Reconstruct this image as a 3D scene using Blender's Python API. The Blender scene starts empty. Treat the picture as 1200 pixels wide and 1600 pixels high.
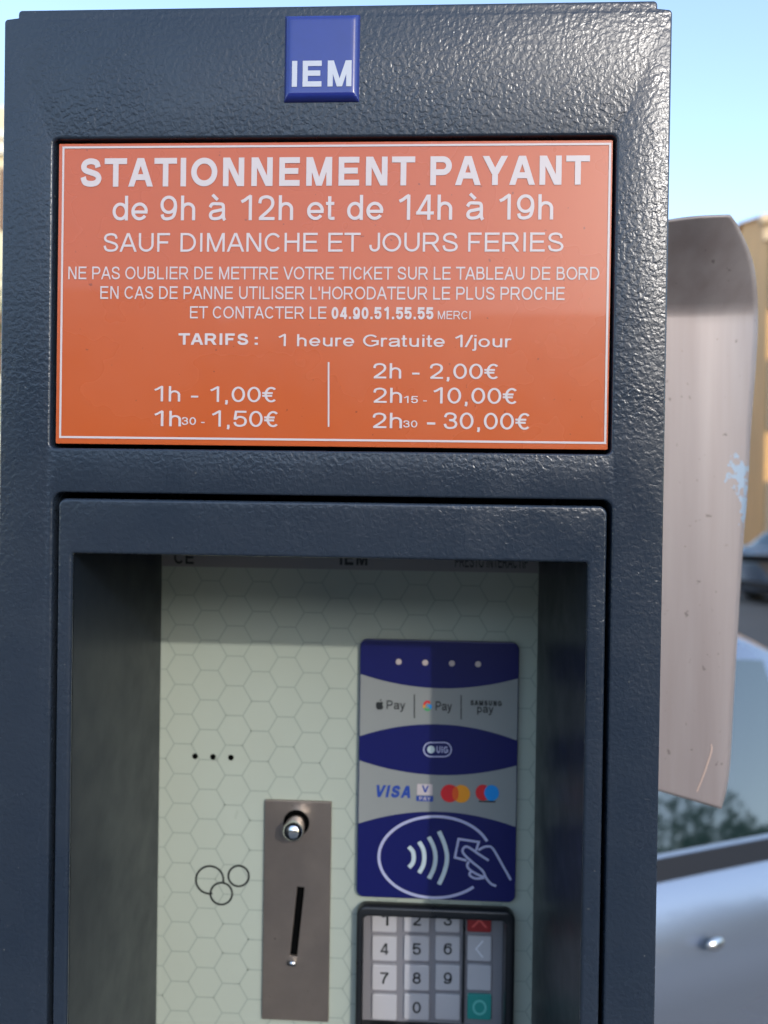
import bpy, bmesh, math, random
from mathutils import Vector, Matrix
random.seed(7)
C = bpy.context.scene
COL = C.collection
R = math.radians

# ---------------------------------------------------------------- camera
S = 0.4004                      # distance lens - front of the meter (m)
EYE = 1.60
F = 1200.0                      # focal length in photo pixels (1200 x 1600)
M = ((0.99881385, -0.01496094, 0.04633636),
     (0.01529342, 0.99985973, -0.00682914),
     (-0.04622769, 0.00752968, 0.99890255))
cam = bpy.data.objects.new('camera', bpy.data.cameras.new('camera'))
COL.objects.link(cam)
C.camera = cam
def row(k):
    return Vector((M[k][0], M[k][2], -M[k][1]))
rx, ry, rz = row(0), -row(1), -row(2)
mw = Matrix(((rx.x, ry.x, rz.x, 0), (rx.y, ry.y, rz.y, -S), (rx.z, ry.z, rz.z, EYE), (0, 0, 0, 1)))
cam.matrix_world = mw
cam.data.sensor_fit = 'AUTO'
cam.data.sensor_width = 36
cam.data.lens = 36 * F / 1600
cam.data.clip_start = 0.02
cam.data.clip_end = 2000
cam.data.dof.use_dof = True
cam.data.dof.focus_distance = S + 0.002
cam.data.dof.aperture_fstop = 6.2
cam.data.dof.aperture_blades = 0

# ---------------------------------------------------------------- sky, sun, exposure
SUN = Vector((0.54, -1.0, 0.50)).normalized()
el = math.asin(SUN.z)
az = math.atan2(SUN.x, SUN.y)
w = bpy.data.worlds.new('World')
C.world = w
w.use_nodes = True
nt = w.node_tree
sky = nt.nodes.new('ShaderNodeTexSky')
sky.sky_type = 'NISHITA'
sky.sun_disc = False
sky.sun_elevation = el
sky.sun_rotation = az
sky.altitude = 100
sky.air_density = 1.0
sky.dust_density = 0.7
sky.ozone_density = 0.4
bg = nt.nodes['Background']
bg.inputs[1].default_value = 0.15
nt.links.new(sky.outputs[0], bg.inputs[0])
sun = bpy.data.objects.new('sun', bpy.data.lights.new('sun', 'SUN'))
COL.objects.link(sun)
sun.data.energy = 0.5
sun.data.angle = R(0.9)
sun.data.color = (1.0, 0.96, 0.91)
sun.rotation_euler = SUN.to_track_quat('Z', 'Y').to_euler()
sun.location = (6, -10, 8)
C.view_settings.view_transform = 'Standard'
C.view_settings.look = 'None'
C.view_settings.exposure = 1.6
C.view_settings.gamma = 1.0

# ---------------------------------------------------------------- helpers
def px(u, v, d=0.0):
    """Point of the photo on the vertical plane d metres behind the meter's front."""
    a, b, c = (u - 600) / F, (v - 800) / F, 1.0
    X = M[0][0]*a + M[1][0]*b + M[2][0]*c
    Y = M[0][1]*a + M[1][1]*b + M[2][1]*c
    Z = M[0][2]*a + M[1][2]*b + M[2][2]*c
    k = (S + d) / Z
    return Vector((X * k, d, EYE - Y * k))

def lin(c):
    return tuple(((x / 255) / 12.92 if x / 255 <= 0.04045 else ((x / 255 + 0.055) / 1.055) ** 2.4) for x in c)

def mat(name, col, rough=0.5, metal=0.0, bump=None, vary=None, coat=0.0, spec=None, trans=0.0, ior=None):
    """bump=(scale, distance, strength); vary=(scale, amount)"""
    m = bpy.data.materials.new(name)
    m.use_nodes = True
    t = m.node_tree
    p = t.nodes['Principled BSDF']
    p.inputs['Base Color'].default_value = (*col, 1)
    p.inputs['Roughness'].default_value = rough
    p.inputs['Metallic'].default_value = metal
    if coat: p.inputs['Coat Weight'].default_value = coat
    if spec is not None: p.inputs['Specular IOR Level'].default_value = spec
    if trans: p.inputs['Transmission Weight'].default_value = trans
    if ior: p.inputs['IOR'].default_value = ior
    tc = t.nodes.new('ShaderNodeTexCoord')
    if bump:
        n = t.nodes.new('ShaderNodeTexNoise')
        n.inputs['Scale'].default_value = bump[0]
        n.inputs['Detail'].default_value = 3
        t.links.new(tc.outputs['Object'], n.inputs['Vector'])
        b = t.nodes.new('ShaderNodeBump')
        b.inputs['Distance'].default_value = bump[1]
        b.inputs['Strength'].default_value = bump[2]
        t.links.new(n.outputs['Fac'], b.inputs['Height'])
        t.links.new(b.outputs[0], p.inputs['Normal'])
    if vary:
        n = t.nodes.new('ShaderNodeTexNoise')
        n.inputs['Scale'].default_value = vary[0]
        n.inputs['Detail'].default_value = 5
        t.links.new(tc.outputs['Object'], n.inputs['Vector'])
        mx = t.nodes.new('ShaderNodeMix')
        mx.data_type = 'RGBA'
        mx.inputs[6].default_value = (*[c * (1 - vary[1]) for c in col], 1)
        mx.inputs[7].default_value = (*[min(1, c * (1 + vary[1])) for c in col], 1)
        t.links.new(n.outputs['Fac'], mx.inputs[0])
        t.links.new(mx.outputs[2], p.inputs['Base Color'])
    return m

def nodes_of(m):
    t = m.node_tree
    return t, t.nodes['Principled BSDF'], t.nodes['Texture Coordinate']

def wpos(o):
    v = Vector((0, 0, 0))
    while o:
        v += o.location
        o = o.parent
    return v

def mk(name, verts, faces, m, parent=None, smooth=False, midx=None):
    me = bpy.data.meshes.new(name)
    off = wpos(parent) if parent else Vector((0, 0, 0))
    me.from_pydata([tuple(Vector(v) - off) for v in verts], [], faces)
    for mm in (m if isinstance(m, (list, tuple)) else [m]):
        me.materials.append(mm)
    if midx:
        for p, i in zip(me.polygons, midx): p.material_index = i
    if smooth:
        for p in me.polygons: p.use_smooth = True
    me.update()
    o = bpy.data.objects.new(name, me)
    COL.objects.link(o)
    if parent: o.parent = parent
    return o

def thing(name, label, cat, loc=(0, 0, 0), rz=0, group=None):
    o = bpy.data.objects.new(name, None)
    COL.objects.link(o)
    o.empty_display_size = 0.1
    o.location = loc
    o.rotation_euler = (0, 0, rz)
    o['label'] = label
    o['category'] = cat
    if group: o['group'] = group
    return o

def structure(o):
    o['kind'] = 'structure'
    return o

class MB:
    def __init__(s): s.v = []; s.f = []; s.m = []
    def add(s, vs, fs, mi=0):
        b = len(s.v)
        s.v += [tuple(x) for x in vs]
        s.f += [tuple(i + b for i in f) for f in fs]
        s.m += [mi] * len(fs)
    def box(s, x0, x1, y0, y1, z0, z1, mi=0):
        v = [(x, y, z) for x in (x0, x1) for y in (y0, y1) for z in (z0, z1)]
        s.add(v, [(0, 1, 3, 2), (4, 6, 7, 5), (0, 4, 5, 1), (2, 3, 7, 6), (0, 2, 6, 4), (1, 5, 7, 3)], mi)
    def lathe(s, c, axis, prof, n=24, mi=0):
        """prof: (distance along axis, radius)"""
        a = Vector(axis).normalized()
        q = a.orthogonal().normalized()
        r = a.cross(q)
        vs = []
        for t, rad in prof:
            for k in range(n):
                an = 2 * math.pi * k / n
                vs.append(Vector(c) + a * t + (q * math.cos(an) + r * math.sin(an)) * rad)
        fs = []
        for j in range(len(prof) - 1):
            for k in range(n):
                fs.append((j*n+k, j*n+(k+1) % n, (j+1)*n+(k+1) % n, (j+1)*n+k))
        fs.append(tuple(range(n))[::-1])
        fs.append(tuple((len(prof)-1)*n + k for k in range(n)))
        s.add(vs, fs, mi)
    def obj(s, name, m, parent=None, smooth=False):
        return mk(name, s.v, s.f, m, parent, smooth, s.m)

def bevel(o, wd, seg=2, ang=35):
    b = o.modifiers.new('bevel', 'BEVEL')
    b.width = wd
    b.segments = seg
    b.limit_method = 'ANGLE'
    b.angle_limit = R(ang)
    b.harden_normals = False
    return o

def rrect(x0, x1, z0, z1, r, n=8):
    rs = r if isinstance(r, (tuple, list)) else (r,)*4      # BL BR TR TL
    P = []
    for cx, cz, a0, q in ((x0, z0, 180, rs[0]), (x1, z0, 270, rs[1]), (x1, z1, 0, rs[2]), (x0, z1, 90, rs[3])):
        ccx = cx + q if cx == x0 else cx - q
        ccz = cz + q if cz == z0 else cz - q
        if q <= 0:
            P.append((cx, cz)); continue
        for k in range(n + 1):
            a = R(a0 + 90 * k / n)
            P.append((ccx + q * math.cos(a), ccz + q * math.sin(a)))
    return P

def plate(name, loops, y, thick, m, parent=None, bev=0.0, res=2, smooth=True):
    """Flat piece facing -Y cut from outlines (first outer, others holes) in (x, z)."""
    cu = bpy.data.curves.new('tmp', 'CURVE')
    cu.dimensions = '2D'
    cu.fill_mode = 'BOTH'
    for L in loops:
        sp = cu.splines.new('POLY')
        sp.points.add(len(L) - 1)
        for p, (a, b) in zip(sp.points, L): p.co = (a, b, 0, 1)
        sp.use_cyclic_u = True
    cu.extrude = max(0, thick / 2 - bev)
    if bev:
        cu.bevel_depth = bev
        cu.bevel_resolution = res
        cu.offset = -bev
    o = bpy.data.objects.new('tmp', cu)
    COL.objects.link(o)
    bpy.context.view_layer.update()
    me = bpy.data.meshes.new_from_object(o.evaluated_get(bpy.context.evaluated_depsgraph_get()))
    bpy.data.objects.remove(o)
    off = wpos(parent) if parent else Vector((0, 0, 0))
    for v in me.vertices:
        x, z, t = v.co
        v.co = Vector((x, y + thick / 2 - t, z)) - off
    me.name = name
    me.materials.clear()
    me.materials.append(m)
    bm = bmesh.new()
    bm.from_mesh(me)
    bmesh.ops.remove_doubles(bm, verts=bm.verts, dist=1e-6)
    bmesh.ops.recalc_face_normals(bm, faces=bm.faces)
    bm.to_mesh(me)
    bm.free()
    for p in me.polygons: p.use_smooth = False
    ob = bpy.data.objects.new(name, me)
    COL.objects.link(ob)
    if parent: ob.parent = parent
    return ob

def smooth_by_angle(o, deg=40):
    me = o.data
    for p in me.polygons: p.use_smooth = True
    bm = bmesh.new(); bm.from_mesh(me)
    for e in bm.edges:
        if len(e.link_faces) == 2 and e.calc_face_angle(0) > R(deg): e.smooth = False
    bm.to_mesh(me); bm.free()
    return o

# ribbons: strokes of constant width in the (x, z) plane
def ribbon(pts, wd, cap='butt', closed=False):
    P = []
    for p in pts:
        if not P or (Vector((p[0], p[1])) - P[-1]).length > 1e-7: P.append(Vector((p[0], p[1])))
    n = len(P)
    if cap == 'square' and not closed:
        P[0] = P[0] - (P[1] - P[0]).normalized() * wd / 2
        P[-1] = P[-1] + (P[-1] - P[-2]).normalized() * wd / 2
    vs, fs = [], []
    for i in range(n):
        a = P[(i - 1) % n] if (i or closed) else None
        b = P[(i + 1) % n] if (i < n - 1 or closed) else None
        d1 = (P[i] - a).normalized() if a is not None else None
        d2 = (b - P[i]).normalized() if b is not None else None
        if d1 is None: d1 = d2
        if d2 is None: d2 = d1
        n1 = Vector((-d1.y, d1.x)); n2 = Vector((-d2.y, d2.x))
        mm = n1 + n2
        if mm.length < 1e-6: mm = n1
        mm.normalize()
        k = min(2.2, 1 / max(0.2, mm.dot(n1)))
        vs += [P[i] + mm * wd / 2 * k, P[i] - mm * wd / 2 * k]
    for i in range(n - 1 + (1 if closed else 0)):
        j = (i + 1) % n
        fs.append((2*i, 2*i+1, 2*j+1, 2*j))
    return vs, fs

def arc(cx, cy, rx_, ry_, a0, a1, n=18):
    return [(cx + rx_ * math.cos(R(a0 + (a1 - a0) * k / n)), cy + ry_ * math.sin(R(a0 + (a1 - a0) * k / n))) for k in range(n + 1)]

def spline(P, n=7):
    out = []
    Q = [P[0]] + list(P) + [P[-1]]
    for i in range(1, len(Q) - 2):
        p0, p1, p2, p3 = Q[i-1], Q[i], Q[i+1], Q[i+2]
        for k in range(n):
            t = k / n
            out.append(tuple(0.5 * ((2*p1[j]) + (-p0[j]+p2[j])*t + (2*p0[j]-5*p1[j]+4*p2[j]-p3[j])*t*t + (-p0[j]+3*p1[j]-3*p2[j]+p3[j])*t**3) for j in (0, 1)))
    out.append(P[-1])
    return out

# ---------------------------------------------------------------- a plain grotesque lettering, drawn stroke by stroke
XH = 0.725
ADV = dict(A=.931, B=.931, C=1.008, D=1.008, E=.931, F=.853, G=1.086, H=1.008, I=.388, J=.698, K=.931, L=.777, M=1.163, N=1.008,
           O=1.086, P=.931, R=1.008, S=.931, T=.853, U=1.008, V=.931, Y=.931, a=.777, d=.777, e=.777, h=.777, i=.31, j=.31, o=.777,
           r=.465, t=.388, u=.777, p=.777, y=.698)
ADV.update({c: .777 for c in '0123456789€'})
ADV.update({' ': .388, '.': .388, ',': .388, '-': .465, '/': .388, "'": .266, ':': .388, 'à': .777, '<': .8, '×': .8})
INK = dict(A=.93, B=.74, C=.89, D=.82, E=.75, F=.68, G=.93, H=.78, J=.55, K=.85, L=.64, M=.94, N=.78, O=.97, P=.77, R=.88, S=.79,
           T=.84, U=.79, V=.93, Y=.92, a=.66, d=.62, e=.66, h=.57, o=.67, r=.36, t=.34, u=.57, p=.62, y=.66)
def glyph(c, w):
    h = w / 2
    W = INK.get(c, .66)
    T, B = 1 - h, h
    st = []
    def L(*p): st.append(ribbon(p, w, 'square'))
    def Q(p): st.append(ribbon(p, w, 'butt'))
    def N(p): st.append(ribbon([(h + a * (W - w), h + b * (1 - w)) for a, b in spline(p)], w, 'butt'))
    def D(x0, y0, x1, y1, k=1.0):
        ln = math.hypot(x1 - x0, y1 - y0)
        g = h * k * ln / abs(y1 - y0)
        st.append(([Vector((x0 - g, y0)), Vector((x0 + g, y0)), Vector((x1 + g, y1)), Vector((x1 - g, y1))], [(0, 1, 2, 3)]))
    def seg(x0, y0, x1, y1): Q([(x0, y0), (x1, y1)])
    hd = h * 1.1
    if c == 'A': D(hd, 0, W/2 - h*.15, 1); D(W - hd, 0, W/2 + h*.15, 1); seg(W*.2, .33, W*.8, .33)
    elif c == 'B':
        L((h, B), (h, T))
        r1, r2 = (T - .54) / 2, (.54 - B) / 2
        Q([(h, T), (W*.85 - h - r1, T)] + arc(W*.9 - h - r1, T - r1, r1, r1, 90, -90) + [(h, .54)])
        Q([(h, .54), (W - h - r2, .54)] + arc(W - h - r2, .54 - r2, r2, r2, 90, -90) + [(h, B)])
    elif c == 'C': Q(arc(W/2 + .01, .5, W/2 - h, .5 - h, 38, 322, 34))
    elif c == 'G':
        Q(arc(W*.5, .5, W/2 - h, .5 - h, 40, 312, 34) + [(W - h, .19)]); Q([(W - h, .15), (W - h, .5), ]); Q([(W, .47), (W*.54, .47)])
    elif c == 'D':
        L((h, B), (h, T)); rr = .5 - h
        Q([(h, T)] + arc(W - h - rr*.95, .5, rr*.95, rr, 90, -90, 22) + [(h, B)])
    elif c == 'E': L((W - h, T), (h, T), (h, B), (W - h, B)); seg(h, .52, W*.93, .52)
    elif c == 'F': L((h, B), (h, T), (W - h, T)); seg(h, .5, W*.86, .5)
    elif c == 'H': L((h, B), (h, T)); L((W - h, B), (W - h, T)); seg(h, .53, W - h, .53)
    elif c == 'I': W = w; L((h, B), (h, T))
    elif c == 'J': rr = (W - w) / 2; Q([(W - h, 1), (W - h, B + rr)] + arc(W/2, B + rr, rr, rr, 0, -180) + [(h, B + rr*1.4)])
    elif c == 'K': L((h, B), (h, T)); D(h*1.2, .34, W - hd*1.5, 1, 1.0); D(W - hd*1.25, 0, W*.42, .62, 1.0)
    elif c == 'L': L((h, T), (h, B), (W - h, B))
    elif c == 'M': L((h, B), (h, T)); L((W - h, B), (W - h, T)); D(W/2, 0, h*1.3, 1, .95); D(W/2, 0, W - h*1.3, 1, .95)
    elif c == 'N': L((h, B), (h, T)); L((W - h, B), (W - h, T)); D(W - h*1.35, 0, h*1.35, 1)
    elif c == 'O': st.append(ribbon(arc(W/2, .5, W/2 - h, .5 - h, 0, 360, 40)[:-1], w, closed=True))
    elif c in 'PR':
        L((h, B), (h, T)); lo = .45; r1 = (T - lo) / 2; X = W if c == 'P' else W*.93
        Q([(h, T), (X - h - r1, T)] + arc(X - h - r1, T - r1, r1, r1, 90, -90) + [(h, lo)])
        if c == 'R': D(W - hd*1.2, 0, W*.52, lo + h*.6)
    elif c == 'S': N([(.95, .73), (.84, .93), (.5, 1.0), (.16, .93), (.04, .75), (.16, .6), (.5, .51), (.86, .41), (1, .24), (.86, .06), (.5, 0), (.13, .07), (0, .3)])
    elif c == 'T': L((W/2, B), (W/2, T)); seg(0, T, W, T)
    elif c == 'U': rr = (W - w) / 2; Q([(h, 1), (h, B + rr)] + arc(W/2, B + rr, rr, rr, 180, 360) + [(W - h, 1)])
    elif c == 'V': D(W/2, 0, hd, 1); D(W/2, 0, W - hd, 1)
    elif c == 'Y': D(W/2, .38, hd*1.1, 1); D(W/2, .38, W - hd*1.1, 1); L((W/2, B), (W/2, .42))
    elif c == '0': st.append(ribbon(arc(W/2, .5, W/2 - h, .5 - h, 0, 360, 36)[:-1], w, closed=True))
    elif c == '1': W = .42; Q([(W - h, 0), (W - h, 1)]); Q([(0.0, .74)] + [(W*.3, .80), (W*.6, .90), (W - h*.6, 1.0 - h*.3)])
    elif c == '2':
        N([(.02, .70), (.12, .92), (.5, 1), (.86, .92), (.98, .72), (.86, .5), (.5, .27), (.17, .09), (.05, .0)]); seg(h*.7, B, W, B)
    elif c == '3': N([(.02, .74), (.15, .94), (.47, 1), (.82, .92), (.93, .75), (.78, .58), (.38, .53)]); N([(.38, .53), (.8, .49), (1, .28), (.86, .07), (.47, 0), (.14, .06), (0, .28)])
    elif c == '4': seg(0, .27, W + .02, .27); Q([(W*.74, 0), (W*.74, 1)]); D(h*.8, .24, W*.70, 1, .9)
    elif c == '5': L((W - h*1.4, T), (W*.22, T)); Q([(W*.2, 1), (W*.1, .44)]); N([(.06, .46), (.28, .60), (.55, .63), (.88, .54), (1, .32), (.87, .09), (.5, 0), (.14, .06), (0, .26)])
    elif c in '69':
        rb = .33 - h*.35
        n0 = len(st)
        st.append(ribbon(arc(W/2, h + rb, W/2 - h, rb, 0, 360, 30)[:-1], w, closed=True))
        Q([(a, b) for a, b in spline([(h, h + rb), (h + .0, .56), (W*.22, .84), (W*.53, 1 - h), (W*.8, .93 - h*.4), (W*.95 - h*.6, .76)])])
        if c == '9':
            st[n0:] = [([Vector((W - p.x, 1 - p.y)) for p in vs], fs) for vs, fs in st[n0:]]
    elif c == '7': seg(0, T, W, T); Q([(a * W, b) for a, b in spline([(.92, .9), (.62, .62), (.42, .3), (.36, 0)])])
    elif c == '8':
        st.append(ribbon(arc(W/2, .5 + (.5 - h) * .52, W/2*.88 - h, (.5 - h)*.48, 0, 360, 30)[:-1], w, closed=True))
        st.append(ribbon(arc(W/2, h + (.5 - h)*.54, W/2 - h, (.5 - h)*.54, 0, 360, 30)[:-1], w, closed=True))
    elif c == '€':
        Q(arc(W/2 + .07, .5, W/2 - h, .5 - h, 48, 312, 30)); Q([(-.04, .6), (W*.72, .6)]); Q([(-.04, .42), (W*.68, .42)])
    elif c in 'aà':
        X = XH
        Q([(a * W, b * X) for a, b in spline([(.06, .72), (.2, .90), (.5, 1 - h/X), (.8, .88), (.87, .68), (.87, .3), (.9, .1), (.97, 0)])])
        Q([(a * W, b * X) for a, b in spline([(.87, .60), (.5, .53), (.2, .46), (.09, .28), (.18, .12), (.42, h/X), (.7, .16), (.87, .36)])])
        if c == 'à': Q([(W*.2, 1.03), (W*.52, .82)])
    elif c in 'dp':
        X = XH; r2 = W/2 - h
        st.append(ribbon(arc(W/2, X/2, r2, X/2 - h, 0, 360, 30)[:-1], w, closed=True))
        if c == 'd': Q([(W - h, 0), (W - h, 1)])
        else: Q([(h, X), (h, -.27)])
    elif c == 'o': st.append(ribbon(arc(W/2, XH/2, W/2 - h, XH/2 - h, 0, 360, 30)[:-1], w, closed=True))
    elif c == 'e': Q(arc(W/2, XH/2, W/2 - h, XH/2 - h, -5, -5 + 330, 30)[0:0] + arc(W/2, XH/2, W/2 - h, XH/2 - h, 0, 325, 30)); seg(h, XH*.47, W - h*.2, XH*.47)
    elif c == 'h': rr = (W - w)/2; Q([(h, 0), (h, 1)]); Q([(h, XH*.45)] + arc(W/2, XH - h - rr, rr, rr, 170, 0) + [(W - h, 0)])
    elif c == 'u': rr = (W - w)/2; Q([(W - h, 0), (W - h, XH)]); Q([(h, XH)] + arc(W/2, h + rr, rr, rr, 180, 350))
    elif c == 'r': Q([(h, 0), (h, XH)]); Q(spline([(h, XH*.5), (h + .04, XH*.82), (W*.7, XH - h*.9), (W, XH - h*1.3)]))
    elif c == 't': Q([(W*.42, .95), (W*.42, .2)] + spline([(W*.44, .1), (W*.62, h*1.05), (W, h*1.1)])); seg(0, XH - h, W*.95, XH - h)
    elif c == 'i': W = w; Q([(h, 0), (h, XH)]); Q([(h, 1 - w), (h, 1)])
    elif c == 'j': W = w + .06; Q([(W - h, XH), (W - h, -.12)] + spline([(W - h, -.12), (W - h*1.6, -.22), (-.05, -.23)])); Q([(W - h, 1 - w), (W - h, 1)])
    elif c == 'y': D(W/2, 0, hd, XH); D(W/2 - h*.5, -.14, W - hd, XH); Q([(W*.46, -.08), (W*.3, -.22), (W*.06, -.23)])
    elif c == '.': W = w; Q([(h, 0), (h, w)])
    elif c == ',': W = w; Q([(h, 0), (h, w)]); Q([(h*1.3, .02), (h*.6, -.16)])
    elif c == ':': W = w; Q([(h, 0), (h, w)]); Q([(h, XH - w), (h, XH)])
    elif c == '-': W = .36; seg(0, .33, W, .33)
    elif c == '/': W = .38; D(0, 0, W, 1)
    elif c == "'": W = w*.8; Q([(W/2, .68), (W/2, 1)])
    elif c == '<': W = .42; L((W, .9), (0, .5), (W, .1))
    elif c == '×': W = .8; D(.1, .1, .7, .9, .8); D(.7, .1, .1, .9, .8)
    return st, W

def text_strokes(txt, w):
    x = 0.0; out = []
    for c in txt:
        a = ADV[c] + (w - .13) * .5
        if c != ' ':
            st, W = glyph(c, w)
            lsb = (a - W) / 2
            for vs, fs in st: out.append(([Vector((p.x + x + lsb, p.y)) for p in vs], fs))
        x += a
    return out

def write(name, txt, box, d, m, parent, w=.13, raise_=0.00025, slant=0.0):
    """box = (u0, u1, v_cap, v_base) in photo pixels on the plane d."""
    u0, u1, vc, vb = box
    a = px(u0, vb, d); b = px(u1, vb, d); um = (u0 + u1) / 2
    z0 = px(um, vb, d).z; z1 = px(um, vc, d).z
    st = text_strokes(txt, w)
    st = [([Vector((p.x + slant * p.y, p.y)) for p in vs], fs) for vs, fs in st]
    xs = [p.x for vs, _ in st for p in vs]
    x0, x1 = min(xs), max(xs)
    kx = (b.x - a.x) / (x1 - x0); kz = z1 - z0
    mb = MB()
    for i, (vs, fs) in enumerate(st):
        yy = d - raise_ - (i % 5) * 2.5e-6
        mb.add([(a.x + (p.x - x0) * kx, yy, z0 + p.y * kz) for p in vs], fs)
    return mb.obj(name, m, parent)

def draw(name, lines, d, m, parent, wpx, raise_=0.0003, cap='butt', closed=False):
    """strokes given in photo pixels"""
    mb = MB()
    sc = (S + d) / F
    for i, P in enumerate(lines):
        Q = [px(u, v, d) for u, v in P]
        vs, fs = ribbon([(q.x, q.z) for q in Q], wpx * sc, cap, closed)
        yy = d - raise_ - (i % 6) * 2.5e-6
        mb.add([(p.x, yy, p.y) for p in vs], fs)
    return mb.obj(name, m, parent)

def disc(name, u, v, r, d, m, parent, raise_=0.0003, ry_=None, n=20):
    c = px(u, v, d); k = (S + d) / F
    vs = [(c.x + r * k * math.cos(2*math.pi*i/n), d - raise_, c.z + (ry_ or r) * k * math.sin(2*math.pi*i/n)) for i in range(n)]
    return mk(name, vs, [tuple(range(n))], m, parent)

# ---------------------------------------------------------------- materials of the meter
def wrinkle_paint(name, col, rough, scale, dist, strength=1.0, spec=.52):
    m = mat(name, col, rough, spec=spec)
    t, p, tc = nodes_of(m)
    n = t.nodes.new('ShaderNodeTexNoise'); n.inputs['Scale'].default_value = scale
    n.inputs['Detail'].default_value = 2.2; n.inputs['Roughness'].default_value = .45
    n.inputs['Distortion'].default_value = .35
    t.links.new(tc.outputs['Object'], n.inputs['Vector'])
    big = t.nodes.new('ShaderNodeTexNoise'); big.inputs['Scale'].default_value = 14
    t.links.new(tc.outputs['Object'], big.inputs['Vector'])
    ma = t.nodes.new('ShaderNodeMapRange')
    ma.inputs[1].default_value = .35; ma.inputs[2].default_value = .65; ma.inputs[3].default_value = .6 * strength; ma.inputs[4].default_value = strength
    t.links.new(big.outputs['Fac'], ma.inputs[0])
    rmp = t.nodes.new('ShaderNodeMapRange')
    rmp.interpolation_type = 'SMOOTHSTEP'
    rmp.inputs[1].default_value = .25; rmp.inputs[2].default_value = .74
    t.links.new(n.outputs['Fac'], rmp.inputs[0])
    b = t.nodes.new('ShaderNodeBump'); b.inputs['Distance'].default_value = dist
    t.links.new(ma.outputs[0], b.inputs['Strength'])
    t.links.new(rmp.outputs[0], b.inputs['Height'])
    t.links.new(b.outputs[0], p.inputs['Normal'])
    dn = t.nodes.new('ShaderNodeTexNoise'); dn.inputs['Scale'].default_value = 40; dn.inputs['Detail'].default_value = 6
    t.links.new(tc.outputs['Object'], dn.inputs['Vector'])
    mr = t.nodes.new('ShaderNodeMapRange')
    mr.inputs[1].default_value = .3; mr.inputs[2].default_value = .7; mr.inputs[3].default_value = rough - .05; mr.inputs[4].default_value = rough + .08
    t.links.new(dn.outputs['Fac'], mr.inputs[0])
    t.links.new(mr.outputs[0], p.inputs['Roughness'])
    return m
PAINT = wrinkle_paint('anthracite_wrinkle_paint', (0.0155, 0.0235, 0.037), .25, 400, .00017)
PAINT_FINE = wrinkle_paint('anthracite_fine_paint', (0.007, 0.011, 0.018), .34, 520, .00001, spec=.4)
BLACK = mat('black_gap', (0.002, 0.002, 0.002), .9, spec=0.05)
ORANGE = mat('orange_vinyl', lin((181, 82, 35)), .26, bump=(900, .00002, .4), vary=(60, .03), coat=.3)
def wear(m, speck, smudge, sc=1400, thr=.72):
    t, p, tc = nodes_of(m)
    col = p.inputs['Base Color']
    src = col.links[0].from_socket if col.links else None
    n = t.nodes.new('ShaderNodeTexNoise'); n.inputs['Scale'].default_value = sc / 4; n.inputs['Detail'].default_value = 1
    t.links.new(tc.outputs['Object'], n.inputs['Vector'])
    q = t.nodes.new('ShaderNodeMapRange'); q.inputs[1].default_value = thr; q.inputs[2].default_value = thr + .03; q.inputs[4].default_value = .7
    t.links.new(n.outputs['Fac'], q.inputs[0])
    mx = t.nodes.new('ShaderNodeMix'); mx.data_type = 'RGBA'
    t.links.new(q.outputs[0], mx.inputs[0])
    if src: t.links.new(src, mx.inputs[6])
    else: mx.inputs[6].default_value = col.default_value[:]
    mx.inputs[7].default_value = (*speck, 1)
    n2 = t.nodes.new('ShaderNodeTexNoise'); n2.inputs['Scale'].default_value = 9; n2.inputs['Detail'].default_value = 4; n2.inputs['Roughness'].default_value = .65
    t.links.new(tc.outputs['Object'], n2.inputs['Vector'])
    q2 = t.nodes.new('ShaderNodeMapRange'); q2.inputs[1].default_value = .35; q2.inputs[2].default_value = .80; q2.inputs[4].default_value = .12
    t.links.new(n2.outputs['Fac'], q2.inputs[0])
    m2 = t.nodes.new('ShaderNodeMix'); m2.data_type = 'RGBA'
    t.links.new(q2.outputs[0], m2.inputs[0]); t.links.new(mx.outputs[2], m2.inputs[6]); m2.inputs[7].default_value = (*smudge, 1)
    t.links.new(m2.outputs[2], col)
    r0 = p.inputs['Roughness'].default_value
    if not p.inputs['Roughness'].links:
        q3 = t.nodes.new('ShaderNodeMapRange'); q3.inputs[1].default_value = .3; q3.inputs[2].default_value = .7
        q3.inputs[3].default_value = r0 * .85; q3.inputs[4].default_value = r0 * 1.35
        t.links.new(n2.outputs['Fac'], q3.inputs[0]); t.links.new(q3.outputs[0], p.inputs['Roughness'])
wear(ORANGE, lin((110, 50, 30)), lin((196, 120, 84)), thr=.77)
wear(PAINT, lin((92, 92, 90)), lin((84, 88, 92)), thr=.80)
PRINT = mat('white_print', lin((196, 184, 182)), .3)
DARKPRINT = mat('dark_print', lin((22, 27, 28)), .5)
BADGE = mat('blue_badge_resin', lin((30, 44, 122)), .16, coat=.6, bump=(300, .00005, .5), vary=(90, .12))
BADGEPRINT = mat('badge_print', lin((186, 188, 196)), .3, bump=(500, .00003, .5))
PANEL = mat('pale_green_panel', lin((170, 178, 165)), .32, bump=(400, .00002, .4), vary=(30, .03))
HEX = mat('hexagon_print', lin((150, 159, 148)), .4)
BAR = mat('grey_header_print', lin((140, 138, 136)), .35)
STEEL = mat('brushed_steel', lin((150, 138, 128)), .42, metal=.85, vary=(120, .10))
CHROME = mat('polished_steel', (0.75, .74, .72), .12, metal=1)
NAVY = mat('navy_print', lin((17, 21, 86)), .3)
SILVERP = mat('silver_print', lin((140, 143, 140)), .35, vary=(50, .03))
LILAC = mat('lilac_white_print', lin((176, 178, 206)), .35)
MINT = mat('pale_mint_print', lin((190, 204, 206)), .35)
HOOD = mat('black_plastic', (0.012, 0.013, 0.015), .28, bump=(600, .00004, .4))
KEYBASE = mat('keypad_membrane', lin((134, 132, 136)), .4)
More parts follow.
